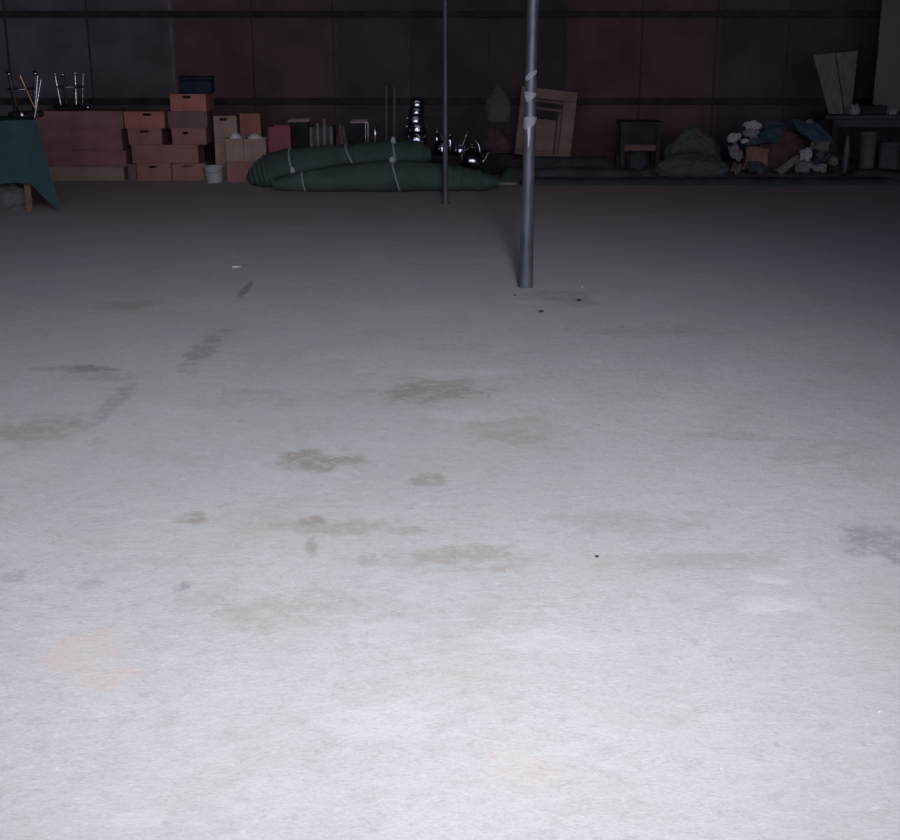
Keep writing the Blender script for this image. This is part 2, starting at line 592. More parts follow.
# ------------------------------------------------------------------ cartons
def carton(label, m, px0, px1, Y, z0, z1, depth=.34, slot=None, rz=0, ry=0, group='cartons stacked by the back wall', open_top=False, cat='carton', flaps=True):
    zc = (z0 + z1) / 2
    x0, x1 = X(px0, Y, zc), X(px1, Y, zc)
    w, h = x1 - x0, z1 - z0
    t = thing('carton', label, cat, ((x0 + x1) / 2, Y + depth / 2, z0), rz, group)
    t.rotation_euler = (0, ry, rz)
    bm = bmesh.new()
    hw, hd = w / 2, depth / 2
    tt = .006
    hb = h - (tt if not open_top else 0)
    V = bm.verts.new

    def quad(*c):
        bm.faces.new([V(q) for q in c])
    # five walls, the front one with a hand slot cut through
    if slot:
        sx, sz, sw, sh_ = slot
        sx, sw = (sx - (px0 + px1) / 2) / (px1 - px0) * w, sw / 2
        a0, a1 = sx - sw, sx + sw
        b1 = min(hb - .012, (sz) * h + sh_ / 2)
        b0 = b1 - sh_
        xs, zs = [-hw, a0, a1, hw], [0, b0, b1, hb]
        grid = [[V((x, -hd, z)) for x in xs] for z in zs]
        for j in range(3):
            for i in range(3):
                if i == 1 and j == 1:
                    continue
                bm.faces.new((grid[j][i], grid[j][i + 1], grid[j + 1][i + 1], grid[j + 1][i]))
    else:
        quad((-hw, -hd, 0), (hw, -hd, 0), (hw, -hd, hb), (-hw, -hd, hb))
    quad((-hw, hd, 0), (-hw, hd, hb), (hw, hd, hb), (hw, hd, 0))
    quad((-hw, -hd, 0), (-hw, -hd, hb), (-hw, hd, hb), (-hw, hd, 0))
    quad((hw, -hd, 0), (hw, hd, 0), (hw, hd, hb), (hw, -hd, hb))
    quad((-hw, -hd, 0), (-hw, hd, 0), (hw, hd, 0), (hw, -hd, 0))
    bmesh.ops.remove_doubles(bm, verts=bm.verts, dist=1e-5)
    bmesh.ops.recalc_face_normals(bm, faces=bm.faces)
    bmesh.ops.solidify(bm, geom=list(bm.faces), thickness=.004)
    obj('body', bm, m, t)
    if not open_top:
        for s in (-1, 1):
            bm = bmesh.new()
            if s < 0:
                box(bm, -hw + .001, hw - .001, -hd, -.002, h - tt + .0005, h - .0005)
            else:
                box(bm, -hw + .001, hw - .001, .002, hd, h - tt + .0005, h - .0005)
            obj('top_flap', bm, m, t)
    elif flaps:
        for s in (-1, 1):
            bm = bmesh.new()
            mt = Matrix.Translation((s * hw, 0, hb)) @ Matrix.Rotation(s * R(28), 4, 'Y')
            box(bm, -.003, .001, -hd + .01, hd - .01, 0, .06, mt)
            obj('side_flap', bm, m, t)
    return t


YA = 13.2
sl = .012
# long red-brown cartons at the left
G1 = 'long red brown cartons stacked beside the green table'
carton('low beige carton on the floor, bottom of the long stack by green table', 'card_beige', 46, 124, YA, 0, .136, .55, group=G1)
carton('long red brown carton directly on top of the low beige one', 'card_red', 38, 126, YA + .01, .137, .305, .55, group=G1)
carton('long dark red carton, second from top of the long stack', 'card_red', 37, 122, YA + .02, .306, .525, .55, group=G1)
carton('long brown carton on top of long stack, under the chrome stool', 'card_brown', 36, 123, YA, .526, .705, .55, group=G1)
carton('purplish carton end wedged low between beige and orange cartons', 'card_purple', 127.8, 136, YA + .05, 0, .165, .4)

carton('orange carton with hand slot on the floor, bottom of middle stack', 'card_pink', 137, 171, YA, 0, .180, .34, (153, .78, .085, .022))
carton('orange carton on the floor left of the white bucket', 'card_pink', 172.5, 205, YA + .02, 0, .176, .34, (188, .82, .10, .016))
carton('widest orange carton bridging two cartons on the floor', 'card_pink', 132, 198, YA, .181, .366, .36)
carton('orange carton with hand slot, middle of left column on widest carton', 'card_pink', 128, 161, YA + .01, .367, .533, .34, (144, .80, .085, .026), rz=R(2))
carton('bright orange carton with hand slot, top of left column', 'card_orange', 125, 165, YA, .534, .700, .34, (148, .86, .085, .024), rz=R(-2), ry=R(.0))
carton('orange carton with small slot below the purplish carton', 'card_pink', 172, 206, YA + .01, .367, .535, .34, (186, .70, .05, .026))
carton('dark purplish carton between two orange ones in the tallest column', 'card_purple', 168, 207, YA + .02, .536, .702, .34)
carton('orange carton with hand slot under the navy case, topmost', 'card_orange', 171, 207, YA, .703, .875, .34, (188, .86, .085, .026), rz=R(-3))

# navy case on top
zc0 = .876
t = thing('navy_case', 'dark navy case on top of the tallest carton column', 'case', (X(194, YA, .95), YA + .16, zc0), R(4))
bm = bmesh.new()
box(bm, -.165, .165, -.12, .12, 0, .135)
bevel(bm, .02, 3)
obj('case_body', bm, 'navy', t, True)
bm = bmesh.new()
box(bm, -.172, .172, -.127, .127, .1355, .172)
bevel(bm, .012, 2)
obj('lid', bm, 'navy', t, True)
bm = bmesh.new()
tube(bm, [(-.06, -.13, .15), (-.05, -.148, .15), (.05, -.148, .15), (.06, -.13, .15)], .006, 8)
obj('handle', bm, 'black', t, True)
bm = bmesh.new()
lathe(bm, [(0, .178), (.008, .177), (.012, .172)], 10, .075, -.09)
o = obj('latch', bm, 'steel', t, True)

# tan group right of the bucket
YD = 13.1
carton('pinkish carton on the floor behind the left end of green rolls', 'card_pink', 227, 258, YD, 0, .212, .26)
carton('pale tan carton on the floor, hidden mostly behind white bucket', 'card_tan', 216, 241, YD + .29, 0, .205, .3)
carton('tan carton on the floor in the rear row under rust carton', 'card_tan', 242, 264, YD + .29, 0, .205, .3)
carton('tan carton stacked in the rear row under the slotted tan one', 'card_tan', 215, 241, YD + .28, .206, .425, .3)
carton('tan carton stacked in the rear row right under the rust carton', 'card_tan', 242, 263, YD + .29, .206, .425, .3)
carton('tan carton with hand slot, standing left of the rust carton', 'card_tan', 214, 237, YD + .30, .426, .645, .26, (224, .84, .075, .026), rz=R(-1))
carton('rust red carton standing right of the slotted tan carton', 'card_rust', 239.5, 260, YD + .32, .426, .67, .26, rz=R(3))
ct1 = carton('open tan carton with one white bundle, left of the open pair', 'card_tan', 226, 243.5, YD, .213, .435, .25, open_top=True, flaps=False)
ct2 = carton('open tan carton with crumpled white cloth, right of the open pair', 'card_tan', 244, 266, YD - .01, .213, .435, .25, open_top=True, flaps=False)
for px, sx, hgt, sd, lb, Yc in ((233.5, .070, .095, 1, 'rounded white bundle in the left open tan carton', YD + .11),
                               (253.5, .088, .080, 2, 'crumpled white cloth filling the right open tan carton', YD + .11)):
    bm = bmesh.new()
    lump(bm, sx, .085, hgt, sd, .08 if sd == 2 else .03, 2.2, 4, .3)
    tag(obj('white_bundle', bm, 'white_cloth', None, True, (X(px, YD, .45), Yc, .3475 if sd == 1 else .355)), lb, 'bundle')

# white bucket
t = thing('bucket', 'small white plastic bucket on floor in front of the cartons', 'bucket', (X(214, 13.06, .1), 13.06, 0))
bm = bmesh.new()
lathe(bm, [(0, .003), (.078, .0), (.082, .006), (.098, .160), (.094, .160), (.078, .010), (0, .010)], 32)
obj('bucket_body', bm, 'white_plastic', t, True)
bm = bmesh.new()
tube(bm, [(.1 * math.cos(a), .1 * math.sin(a), .160) for a in [2 * PI * i / 32 for i in range(32)]], .006, 8, closed=True)
obj('rim', bm, 'white_plastic', t, True)
bm = bmesh.new()
tube(bm, [(.102 * math.cos(a), -.03 - .068 * math.sin(a), .152 - .05 * math.sin(a)) for a in [PI * i / 16 for i in range(17)]], .0025, 6)
obj('bail_handle', bm, 'steel', t, True)

# ------------------------------------------------------------------ rolled green turf
def roll(label, path, radii, seed, ribs, ties, flat=.92):
    """path: list of Vectors; radii at each; resampled"""
    N, K = 150, 40
    def samp(t, arr):
        f = t * (len(arr) - 1)
        i = min(int(f), len(arr) - 2)
        k = f - i
        k = k * k * (3 - 2 * k) if not isinstance(arr[0], Vector) else k
        return arr[i] * (1 - k) + arr[i + 1] * k
    root = thing('turf_roll', label, 'roll', path[len(path) // 2].copy(), 0, 'rolled green turf tied with rope')
    root.location.z = 0
    o0 = Vector(root.location)
    bm = bmesh.new()
    rings = []
    for i in range(N + 1):
        t = i / N
        c = samp(t, path) - o0
        tt = (samp(min(1, t + .01), path) - samp(max(0, t - .01), path)).normalized()
        sd = Vector((-tt.y, tt.x, 0)).normalized()
        up = tt.cross(sd)
        if up.z < 0:
            up = -up
        r = samp(t, radii)
        rb = sum(a * math.exp(-((t - c0) / w) ** 2) for c0, w, a in ribs)
        for tc, ang, _ in ties:
            r *= 1 - .10 * math.exp(-((t - tc) / .010) ** 2)
        r *= 1 + rb * (.5 + .5 * math.sin(t * 150 + seed)) 
        ring = []
        for k in range(K):
            a = 2 * PI * k / K
            q = noise.noise(Vector((t * 9 + seed, math.cos(a) * 1.2, math.sin(a) * 1.2)))
            q2 = noise.noise(Vector((t * 34 + seed, math.cos(a) * 2.5, math.sin(a) * 2.5)))
            spiral = .03 * ((a / (2 * PI) + .3) % 1)
            rr = r * (1 + .06 * q + .03 * q2 + spiral)
            pt = c + sd * math.cos(a) * rr + up * math.sin(a) * rr * flat
            pt.z = max(pt.z, .004)
            ring.append(bm.verts.new(pt))
        rings.append(ring)
    for a, b in zip(rings, rings[1:]):
        for k in range(K):
            bm.faces.new((a[k], a[(k + 1) % K], b[(k + 1) % K], b[k]))
    bm.faces.new(list(reversed(rings[0])))
    bm.faces.new(rings[-1])
    obj('turf', bm, 'turf', root, True)
    for tc, ang, kn in ties:
        bm = bmesh.new()
        pts = []
        for k in range(36):
            a = 2 * PI * k / 36
            t2 = min(.99, max(.01, tc + ang * math.sin(a)))
            c = samp(t2, path) - o0
            tt = (samp(min(1, t2 + .01), path) - samp(max(0, t2 - .01), path)).normalized()
            sd = Vector((-tt.y, tt.x, 0)).normalized()
            up = tt.cross(sd)
            if up.z < 0:
                up = -up
            rr = samp(t2, radii) * (1.0 - .02)
            q = noise.noise(Vector((t2 * 9 + seed, math.cos(a) * 1.2, math.sin(a) * 1.2)))
            rr *= 1 + .06 * q + .028
            pt = c + sd * math.cos(a) * rr + up * math.sin(a) * rr * flat
            pt.z = max(pt.z, .010)
            pts.append(pt)
        tube(bm, pts, .009, 8, closed=True)
        tie = obj('tie', bm, 'rope', root, True)
        if kn is not None:
            bm = bmesh.new()
            lump(bm, .026, .024, .042, seed + 2, .25, 2, 3)
            k = min(range(36), key=lambda i: abs(2 * PI * i / 36 - kn))
            obj('knot', bm, 'knot', tie, True, pts[k] + Vector((0, -.004, -.02)))
    return root


Y2 = 12.28
path2 = [Vector((X(273, Y2, .1), Y2 + .02, .065)), Vector((X(350, Y2, .14), Y2, .132)), Vector((X(420, Y2, .14), Y2, .150)), Vector((X(499, Y2, .1), Y2 + .06, .070))]
roll('long green turf roll lying in front, tied with two ropes', path2, [.055, .100, .125, .142, .155, .163, .160, .150, .134, .108, .045], 3.2,
     [(.82, .06, .13), (.93, .06, .16), (.03, .03, .08)], [(.135, -.004, None), (.555, -.018, R(100))])
path1 = [Vector((X(246, 12.72, .1), 12.74, .075)), Vector((X(290, 12.70, .2), 12.71, .188)), Vector((X(360, 12.62, .3), 12.64, .270)), Vector((X(431, 12.58, .3), 12.60, .325))]
roll('green turf roll lying behind, one end raised on the front roll', path1, [.020, .085, .13, .175, .19, .195, .195, .195, .193, .190, .188, .185, .182, .180, .178, .175, .172, .168, .160, .140, .06], 8.1,
     [(.06, .06, .16), (.17, .05, .13)], [(.36, -.014, R(192)), (.64, -.030, None), (.84, -.010, R(95))])

# ------------------------------------------------------------------ green table
t = thing('draped_table', 'table under a green cloth at the left edge of the room', 'table', (0, 0, 0))
TX1, TY0, TY1, TZ = X(36, 10.85, .75), 10.85, 11.5, Zp(120, 10.85)
TX0 = TX1 - 1.7
ox, oy = (TX0 + TX1) / 2, (TY0 + TY1) / 2
TA = R(20)      # the table stands slightly turned
tc_ = Vector((TX1, TY0, 0)) + Matrix.Rotation(TA, 3, 'Z') @ Vector((ox - TX1, oy - TY0, 0))
t.location = (tc_.x, tc_.y, 0)
t.rotation_euler.z = TA
bm = bmesh.new()
box(bm, TX0 - ox + .02, TX1 - ox - .02, TY0 - oy + .02, TY1 - oy - .02, TZ - .03, TZ - .004)
obj('tabletop', bm, 'wood_brown', t)
for sx in (TX0 + .25, TX1 - .12):
    for sy in (TY0 + .08, TY1 - .08):
        bm = bmesh.new()
        box(bm, sx - ox - .025, sx - ox + .025, sy - oy - .025, sy - oy + .025, 0, TZ - .031)
        obj('leg', bm, 'wood_brown', t)
# the cloth: top, drop on every side, pointed tail at the corner
bm = bmesh.new()
per = []
NX, NY = 110, 44
cor = [(TX0, TY0), (TX1, TY0), (TX1, TY1), (TX0, TY1)]
segs = [(0, 1, NX), (1, 2, NY), (2, 3, NX), (3, 0, NY)]
for a, b, nn in segs:
    for i in range(nn):
        k = i / nn
        per.append((cor[a][0] * (1 - k) + cor[b][0] * k, cor[a][1] * (1 - k) + cor[b][1] * k))
NP = len(per)
drop0 = .52
rows = []
for j in range(15):
    row = []
    for i, (x, y) in enumerate(per):
        # distance to nearest corner along the edge
        dmin = min(math.hypot(x - cx_, y - cy_) for cx_, cy_ in cor)
        tail = math.exp(-(dmin / .052) ** 2)
        dr = drop0 + .235 * tail + .02 * noise.noise(Vector((x * 5, y * 5, 1)))
        u = j / 14
        out = Vector((0, 0, 0))
        if abs(y - TY0) < 1e-6:
            out += Vector((0, -1, 0))
        if abs(x - TX1) < 1e-6:
            out += Vector((1, 0, 0))
        if abs(y - TY1) < 1e-6:
            out += Vector((0, 1, 0))
        if abs(x - TX0) < 1e-6:
            out += Vector((-1, 0, 0))
        # near a corner the cloth flares outward in a cone
        kx = 0
        if tail > .02:
            cc = min(cor, key=lambda q: math.hypot(x - q[0], y - q[1]))
            dv = Vector((1 if cc[0] == TX1 else -1, -1 if cc[1] == TY0 else 1, 0))
            out = out * (1 - tail) + dv * tail
        wav = .018 * noise.noise(Vector((x * 9, y * 9, 3))) * u
        flare = (.030 * u + tail * .095 * u) + wav
        row.append(bm.verts.new((x - ox + out.x * flare, y - oy + out.y * flare, TZ - dr * u)))
    rows.append(row)
for a, b in zip(rows, rows[1:]):
    for i in range(NP):
        bm.faces.new((a[i], a[(i + 1) % NP], b[(i + 1) % NP], b[i]))
bm.faces.new(rows[0])
bmesh.ops.recalc_face_normals(bm, faces=bm.faces)
bmesh.ops.solidify(bm, geom=list(bm.faces), thickness=.004)
obj_cloth = obj('tablecloth', bm, 'cloth_green', None, True, (tc_.x, tc_.y, 0))
obj_cloth.rotation_euler.z = TA
tag(obj_cloth, 'dark green cloth draped over the table, pointed corner nearly touching floor', 'tablecloth')
# things under the table
bm = bmesh.new()
lump(bm, .20, .16, .15, 5, .2, 2, 4)
tag(obj('cloth_bundle', bm, 'sack_grey', None, True, (X(6, 10.95, .1), 11.05, 0)), 'dim grey cloth bundle on the floor under the green table', 'bundle')

# ------------------------------------------------------------------ upturned chrome stools
def stool(label, x, y, z, rs, hl, rz, tilt, seat='black'):
    s = thing('upturned_stool', label, 'stool', (x, y, z), rz, 'upturned stools with chrome legs')
    bm = bmesh.new()
    lathe(bm, [(0, 0), (rs * .9, 0), (rs, .012), (rs, .035), (rs * .93, .045), (0, .045)], 32)
    obj('seat', bm, seat, s, True)
    tips = []
    for k in range(4):
        a = PI / 4 + k * PI / 2
        b0 = Vector((rs * .62 * math.cos(a), rs * .62 * math.sin(a), .046))
        b1 = Vector((rs * (.62 + tilt) * math.cos(a), rs * (.62 + tilt) * math.sin(a), .046 + hl))
        bm = bmesh.new()
        tube(bm, [b0, b0.lerp(b1, .5), b1], .011, 12)
        lg = obj('leg', bm, 'chrome', s, True)
        bm = bmesh.new()
        bmesh.ops.create_icosphere(bm, subdivisions=3, radius=.019)  # chrome sphere added on each leg tip to catch a glint
        obj('tip_glint_ball', bm, 'chrome', lg, True, b1 + Vector((0, 0, .012)))
        tips.append(b0.lerp(b1, .62))
    bm = bmesh.new()
    rr = (tips[0].xy).length
    tube(bm, [(rr * math.cos(2 * PI * i / 40), rr * math.sin(2 * PI * i / 40), tips[0].z) for i in range(40)], .008, 10, closed=True)
    obj('foot_ring', bm, 'chrome', s, True)
    return s


stool('upturned chrome legged stool standing on the green table', X(24, 11.2, .9), 11.22, TZ + .001, .15, .31, R(20), .40)
stool('upturned chrome legged stool on the long carton stack', X(70, 13.4, .9), 13.42, .706, .19, .30, R(38), .18)
bm = bmesh.new()
a0, a1 = Vector((X(35, 11.05, .95), 11.10, TZ + .013)), Vector((X(23, 11.2, 1.05), 11.16, Zp(76, 11.16)))
tube(bm, [a0, a0.lerp(a1, .9), a1], [.014, .014, .018], 14)
tag(obj('brass_pipe', bm, 'brass', None, True), 'short brass pipe leaning among stool legs on green table', 'pipe')
for px, py0, Yc, lb in ((38.5, 76, 11.06, 'thin chrome rod standing on the green table, left of two'), (41.5, 80, 11.02, 'thin chrome rod near the corner of the green table')):
    bm = bmesh.new()
    xx = X(min(px, 34.5), Yc, .8)
    tube(bm, [(xx, Yc, TZ + .009), (X(px, Yc, 1.0), Yc + .02, Zp(py0, Yc))], .009, 10)
    tag(obj('chrome_rod', bm, 'chrome', None, True), lb, 'rod', 'chrome rods on the green table')
t = thing('chrome_canister', 'small chrome canister on the green table below the stool legs', 'canister', (X(22, 10.98, .8), 10.99, TZ + .001))
bm = bmesh.new()
lathe(bm, [(0, 0), (.028, 0), (.032, .006), (.032, .05), (.026, .062), (.0, .064)], 20)
obj('canister_body', bm, 'chrome', t, True)
bm = bmesh.new()
bmesh.ops.create_icosphere(bm, subdivisions=2, radius=.010)
obj('knob', bm, 'chrome', t, True, (0, 0, .073))
bm = bmesh.new()
bmesh.ops.create_icosphere(bm, subdivisions=4, radius=.032)  # ball put in only for the bright glint it gives
tag(obj('glint_ball', bm, 'chrome', None, True, (X(88, 13.28, .75), 13.27, .706 + .032)), 'round chrome ball added for a glint at right end of long carton stack', 'ball')
# ------------------------------------------------------------------ goods behind the rolls
YM = 13.35


def crate(label, m, px0, px1, Y, z1, depth=.3, name='crate', cat='crate', rim=None, slats=0, z0=0, slatmat='rope'):
    x0, x1 = X(px0, Y, z1), X(px1, Y, z1)
    w = x1 - x0
    t = thing(name, label, cat, ((x0 + x1) / 2, Y + depth / 2, z0))
    h = z1 - z0
    bm = bmesh.new()
    k = .018
    box(bm, -w / 2, w / 2, -depth / 2, depth / 2, 0, k)
    box(bm, -w / 2, w / 2, -depth / 2, -depth / 2 + k, k, h)
    box(bm, -w / 2, w / 2, depth / 2 - k, depth / 2, k, h)
    box(bm, -w / 2, -w / 2 + k, -depth / 2 + k, depth / 2 - k, k, h)
    box(bm, w / 2 - k, w / 2, -depth / 2 + k, depth / 2 - k, k, h)
    obj('crate_body', bm, m, t)
    if rim:
        bm = bmesh.new()
        e = .008
        pts = [(-w / 2 - e, -depth / 2 - e), (w / 2 + e, -depth / 2 - e), (w / 2 + e, depth / 2 + e), (-w / 2 - e, depth / 2 + e)]
        tube(bm, [(a, b, h) for a, b in pts], .012, 8, closed=True)
        obj('rim', bm, rim, t)
    for i in range(slats):
        bm = bmesh.new()
        xx = -w / 2 + .02 + (w - .04) * i / max(1, slats - 1)
        box(bm, xx - .012, xx + .012, -depth / 2 - .016, -depth / 2 - .001, .02, h + .04 * ((i * 7) % 3))
        obj('slat', bm, slatmat, t)
    return t


M['rim_pink'] = mat('dull_pink_rim', (0.300, 0.210, 0.190), .6)
M['slat_pale'] = mat('weathered_slat', (0.160, 0.160, 0.145), .8)
crate('bright crimson plastic crate behind left end of green rolls', 'crimson', 268, 290, YM - .1, Zp(127, YM - .1), .28)
crate('tall black bin with a pale rim next to the crimson crate', 'black', 289.5, 308, YM + .2, Zp(121, YM + .2), .2, 'storage_bin', 'bin', 'rim_pink')
crate('dark green slatted crate with pale uprights behind the green rolls', 'bench_green', 309, 333, YM, Zp(127, YM), .3, slats=4, slatmat='slat_pale')
crate('black box with a bright metal rim behind the green rolls', 'black', 352, 366, YM, Zp(122, YM), .2, 'storage_box', 'box', 'rim_pink')
bm = bmesh.new()
lump(bm, .066, .11, .34, 12, .25, 2.6, 4)
tag(obj('dark_sack', bm, 'card_purple', None, True, (X(341, YM, .3), YM + .14, 0)), 'dusky brown sack upright between slatted crate and black box', 'sack')
for px, py, Yc, lb in ((365.5, 121, YM - .05, 'short steel rod against black box behind green rolls'),
                       (368, 122, YM - .03, 'second short steel rod right of the black box'),):
    bm = bmesh.new()
    tube(bm, [(X(px, Yc, .3), Yc - .03, .0), (X(px, Yc, .6), Yc - .02, Zp(py, Yc))], .008, 8)
    tag(obj('steel_rod', bm, 'slat_pale' if 0 else 'chrome', None, True), lb, 'rod', 'steel rods behind the green rolls')
for px, lb in ((386, 'thin pale pole leaning upright on back wall, left of pair'), (394, 'thin pale pole leaning upright on back wall, right of pair')):
    bm = bmesh.new()
    tube(bm, [(X(px, 14.9, .1), 14.85, .0), (X(px + .5, 15.2, .8), WY - .092, Zp(87, 15.2))], .012, 10)
    tag(obj('thin_pole', bm, 'slat_pale', None, True), lb, 'pole', 'thin poles leaning on the back wall')

# steel bottle with knob glint
def bottle(label, px, Y, z0, h, r, m='steel'):
    t = thing('steel_bottle', label, 'bottle', (X(px, Y, z0), Y, z0), 0, 'steel bottles among the pots')
    bm = bmesh.new()
    lathe(bm, [(0, 0), (r * .95, 0), (r, .01), (r, h * .62), (r * .8, h * .74), (r * .38, h * .82), (r * .38, h * .93)], 24, cap1=True)
    obj('bottle_body', bm, m, t, True)
    bm = bmesh.new()
    lathe(bm, [(r * .46, h * .90), (r * .48, h * .99), (0, h)], 16)
    obj('cap', bm, m, t, True)


bottle('tall slim steel bottle standing right of the steel rods', 376, YM - .02, 0, Zp(126, YM), .045)

# pots: a tall stack of steel pots
def pot(label, x, y, z, r, h, rz=0, group='steel pots', handles=True, lid=False):
    t = thing('steel_pot', label, 'pot', (x, y, z), rz, group)
    bm = bmesh.new()
    lathe(bm, [(0, 0), (r * .86, 0), (r * .97, h * .12), (r, h * .26), (r * .995, h * .42), (r * .975, h * .58), (r * .94, h * .74), (r * .91, h - .008), (r * 1.05, h - .002), (r * 1.05, h), (r * .96, h), (r * .94, .016), (0, .014)], 36)
    obj('pot_body', bm, 'steel', t, True)
    if handles:
        for s in (-1, 1):
            bm = bmesh.new()
            tube(bm, [(s * r * .99, -.03, h * .75), (s * (r + .03), -.025, h * .78), (s * (r + .035), 0, h * .79), (s * (r + .03), .025, h * .78), (s * r * .99, .03, h * .75)], .005, 8)
            obj('handle', bm, 'steel', t, True)
    if lid:
        bm = bmesh.new()
        lathe(bm, [(r * 1.06, h + .001), (r * .9, h + .018), (r * .45, h + .034), (0, h + .038)], 36)
        obj('lid', bm, 'steel', t, True)
        bm = bmesh.new()
        lathe(bm, [(.006, h + .037), (.008, h + .05), (.016, h + .056), (.014, h + .066), (0, h + .068)], 16)
        obj('knob', bm, 'steel', t, True)
    return t


zz = 0
hts = [.13, .12, .115, .10, .095, .085, .08, .075]
names = ['lowest steel pot of the tall stack behind green rolls', 'steel pot second from bottom of the tall stack',
         'steel pot third from bottom of the tall stack', 'steel pot fourth from bottom of the tall stack',
         'steel pot fourth from the top of the tall stack', 'steel pot third from the top of the tall stack',
         'steel pot just under the lidded one topping the tall stack', 'lidded steel pot crowning the tall stack behind green rolls']
for i, (h, lb) in enumerate(zip(hts, names)):
    pot(lb, X(416.5, YM, .6) + .010 * math.sin(i * 2.1), YM - .02, zz, .135 - .008 * i, h, R(25 + 37 * i), 'tall stack of steel pots', lid=(i == 7))
    zz += h + .001

# goods between the stack and the wooden frame
crate('low black crate carrying pots beside the tall pot stack', 'black', 433, 467, YM - .02, .22, .36)
px_ = X(436, YM, .4)
# lid board on crate
bm = bmesh.new()
box(bm, X(432.5, YM, .3), X(468, YM, .3), YM - .03, YM + .35, .2205, .236)
bevel(bm, .003)
tag(obj('cover_board', bm, 'wood_dark', None), 'dark board covering the low black crate', 'board')
pot('small lidded steel pot on the dark board behind thin pole', X(442, YM, .35), YM + .08, .2365, .068, .13, R(75), 'steel pots on the dark board', lid=True)
pot('wide steel pot on the dark board right of the small one', X(460.5, YM, .35), YM + .09, .2365, .072, .10, R(60), 'steel pots on the dark board', handles=False)
bottle('slim steel bottle at the left end of the dark board', 437, YM + .26, .2365, .26, .035)
bottle('short steel bottle at the back of the dark board', 450, YM + .28, .2365, .22, .034)
bm = bmesh.new()
tube(bm, [(X(460, YM, .4), YM + .09, .26), (X(468, YM, .5), YM + .14, Zp(131, YM + .14))], .006, 8)
t = obj('ladle', bm, 'steel', None, True)
tag(t, 'steel ladle handle sticking out of the wide pot', 'ladle')
# kettle
YK = 13.0
crate('low black crate under the kettle behind front green roll', 'black', 460, 484, YK - .13, .12, .26)
bm = bmesh.new()
box(bm, X(459.5, YK, .1), X(484.5, YK, .1), YK - .135, YK + .135, .1205, .134)
tag(obj('cover_board', bm, 'wood_dark', None), 'small dark board under the kettle', 'board')
t = thing('kettle', 'rounded shiny steel kettle on a crate behind front green roll', 'kettle', (X(472, YK, .2), YK, .1345), R(-20))
bm = bmesh.new()
lathe(bm, [(0, 0), (.09, 0), (.110, .02), (.125, .07), (.122, .11), (.108, .15), (.08, .19), (.055, .21), (.045, .215)], 40)
obj('kettle_body', bm, 'steel', t, True)
bm = bmesh.new()
lathe(bm, [(.050, .215), (.045, .228), (.02, .236), (.012, .248), (.016, .260), (0, .266)], 24)
obj('lid', bm, 'steel', t, True)
bm = bmesh.new()
tube(bm, [(.112, 0, .08), (.15, 0, .11), (.17, 0, .17), (.185, 0, .19)], [.026, .018, .013, .012], 12)
obj('spout', bm, 'steel', t, True)
bm = bmesh.new()
tube(bm, [(.085 * math.cos(a), 0, .175 + .13 * math.sin(a)) for a in [PI * i / 18 for i in range(19)]], .008, 10)
obj('handle', bm, 'steel', t, True)

# crate + maroon sack + plastic bag
crate('black crate under the dark red sack, left of wooden frame', 'black', 483, 512, 13.75, .22, .36)
bm = bmesh.new()
lump(bm, .15, .16, .175, 21, .2, 2, 4)
tag(obj('sack', bm, 'maroon_cloth', None, True, (X(498, 13.9, .4), 13.93, .2205)), 'dark red sack slumped on the black crate left of frame', 'sack')
bm = bmesh.new()
lump(bm, .125, .12, .22, 33, .34, 1.5, 4, .6)
for v in bm.verts:
    k = v.co.z / .31
    if k > .8:
        q = 1 - .55 * (k - .8) / .5
        v.co.x *= q
        v.co.y *= q
    v.co.z += .0
tag(obj('plastic_bag', bm, 'film', None, True, (X(498, 13.9, .7), 13.93, Zp(122, 13.85))), 'filmy grey plastic bag perched on the dark red sack', 'bag')

# wooden frame leaning
YF = 14.6
frx = (X(545, 14.95, .5))
t = thing('wooden_frame', 'tan wooden frame with dark slats leaning tilted behind near pole', 'frame', (X(543, 14.85, .4), 14.93, .045))
t.rotation_euler = (R(-13), R(6.5), 0)
Wf, Hf = .66, .82


def fb(name, x0, x1, z0, z1, m, y0=0, y1=.035, lab=None):
    bm = bmesh.new()
    box(bm, x0, x1, y0, y1, z0, z1)
    bevel(bm, .004)
    o = obj(name, bm, m, t)
    if lab:
        o['label'] = lab


fb('side_rail', -Wf / 2, -Wf / 2 + .11, .09, Hf - .12, 'wood_tan')
fb('side_rail', Wf / 2 - .15, Wf / 2, .0, Hf - .12, 'wood_tan')
fb('top_rail', -Wf / 2, Wf / 2, Hf - .1195, Hf, 'wood_tan')
fb('bottom_rail', -Wf / 2, Wf / 2 - .151, .03, .089, 'wood_tan')
fb('slat', -Wf / 2 + .111, Wf / 2 - .151, .66, .695, 'wood_red', .008, .03, 'dark red upper slat')
fb('slat', -Wf / 2 + .111, Wf / 2 - .151, .57, .605, 'wood_red', .008, .03, 'dark red lower slat')
fb('inner_stile', Wf / 2 - .20, Wf / 2 - .152, .092, .565, 'wood_red', .006, .03, 'dark red upright inside the frame')
fb('panel', -Wf / 2 + .112, Wf / 2 - .21, .092, .47, 'wood_tan', .012, .026)
fb('backing', -Wf / 2 + .05, Wf / 2 - .08, .095, Hf - .125, 'wood_dark', .0355, .045, 'dark backing board')

# pale offcut at end of the roll
bm = bmesh.new()
gg = ground(506, 184)
box(bm, -.10, .10, -.04, .04, 0, .02)
bevel(bm, .003)
o = obj('plank_offcut', bm, 'lead', None, False, (gg.x, gg.y - .02, 0))
o.rotation_euler.z = R(-8)
tag(o, 'small pale plank offcut on floor at right end of front roll', 'plank')

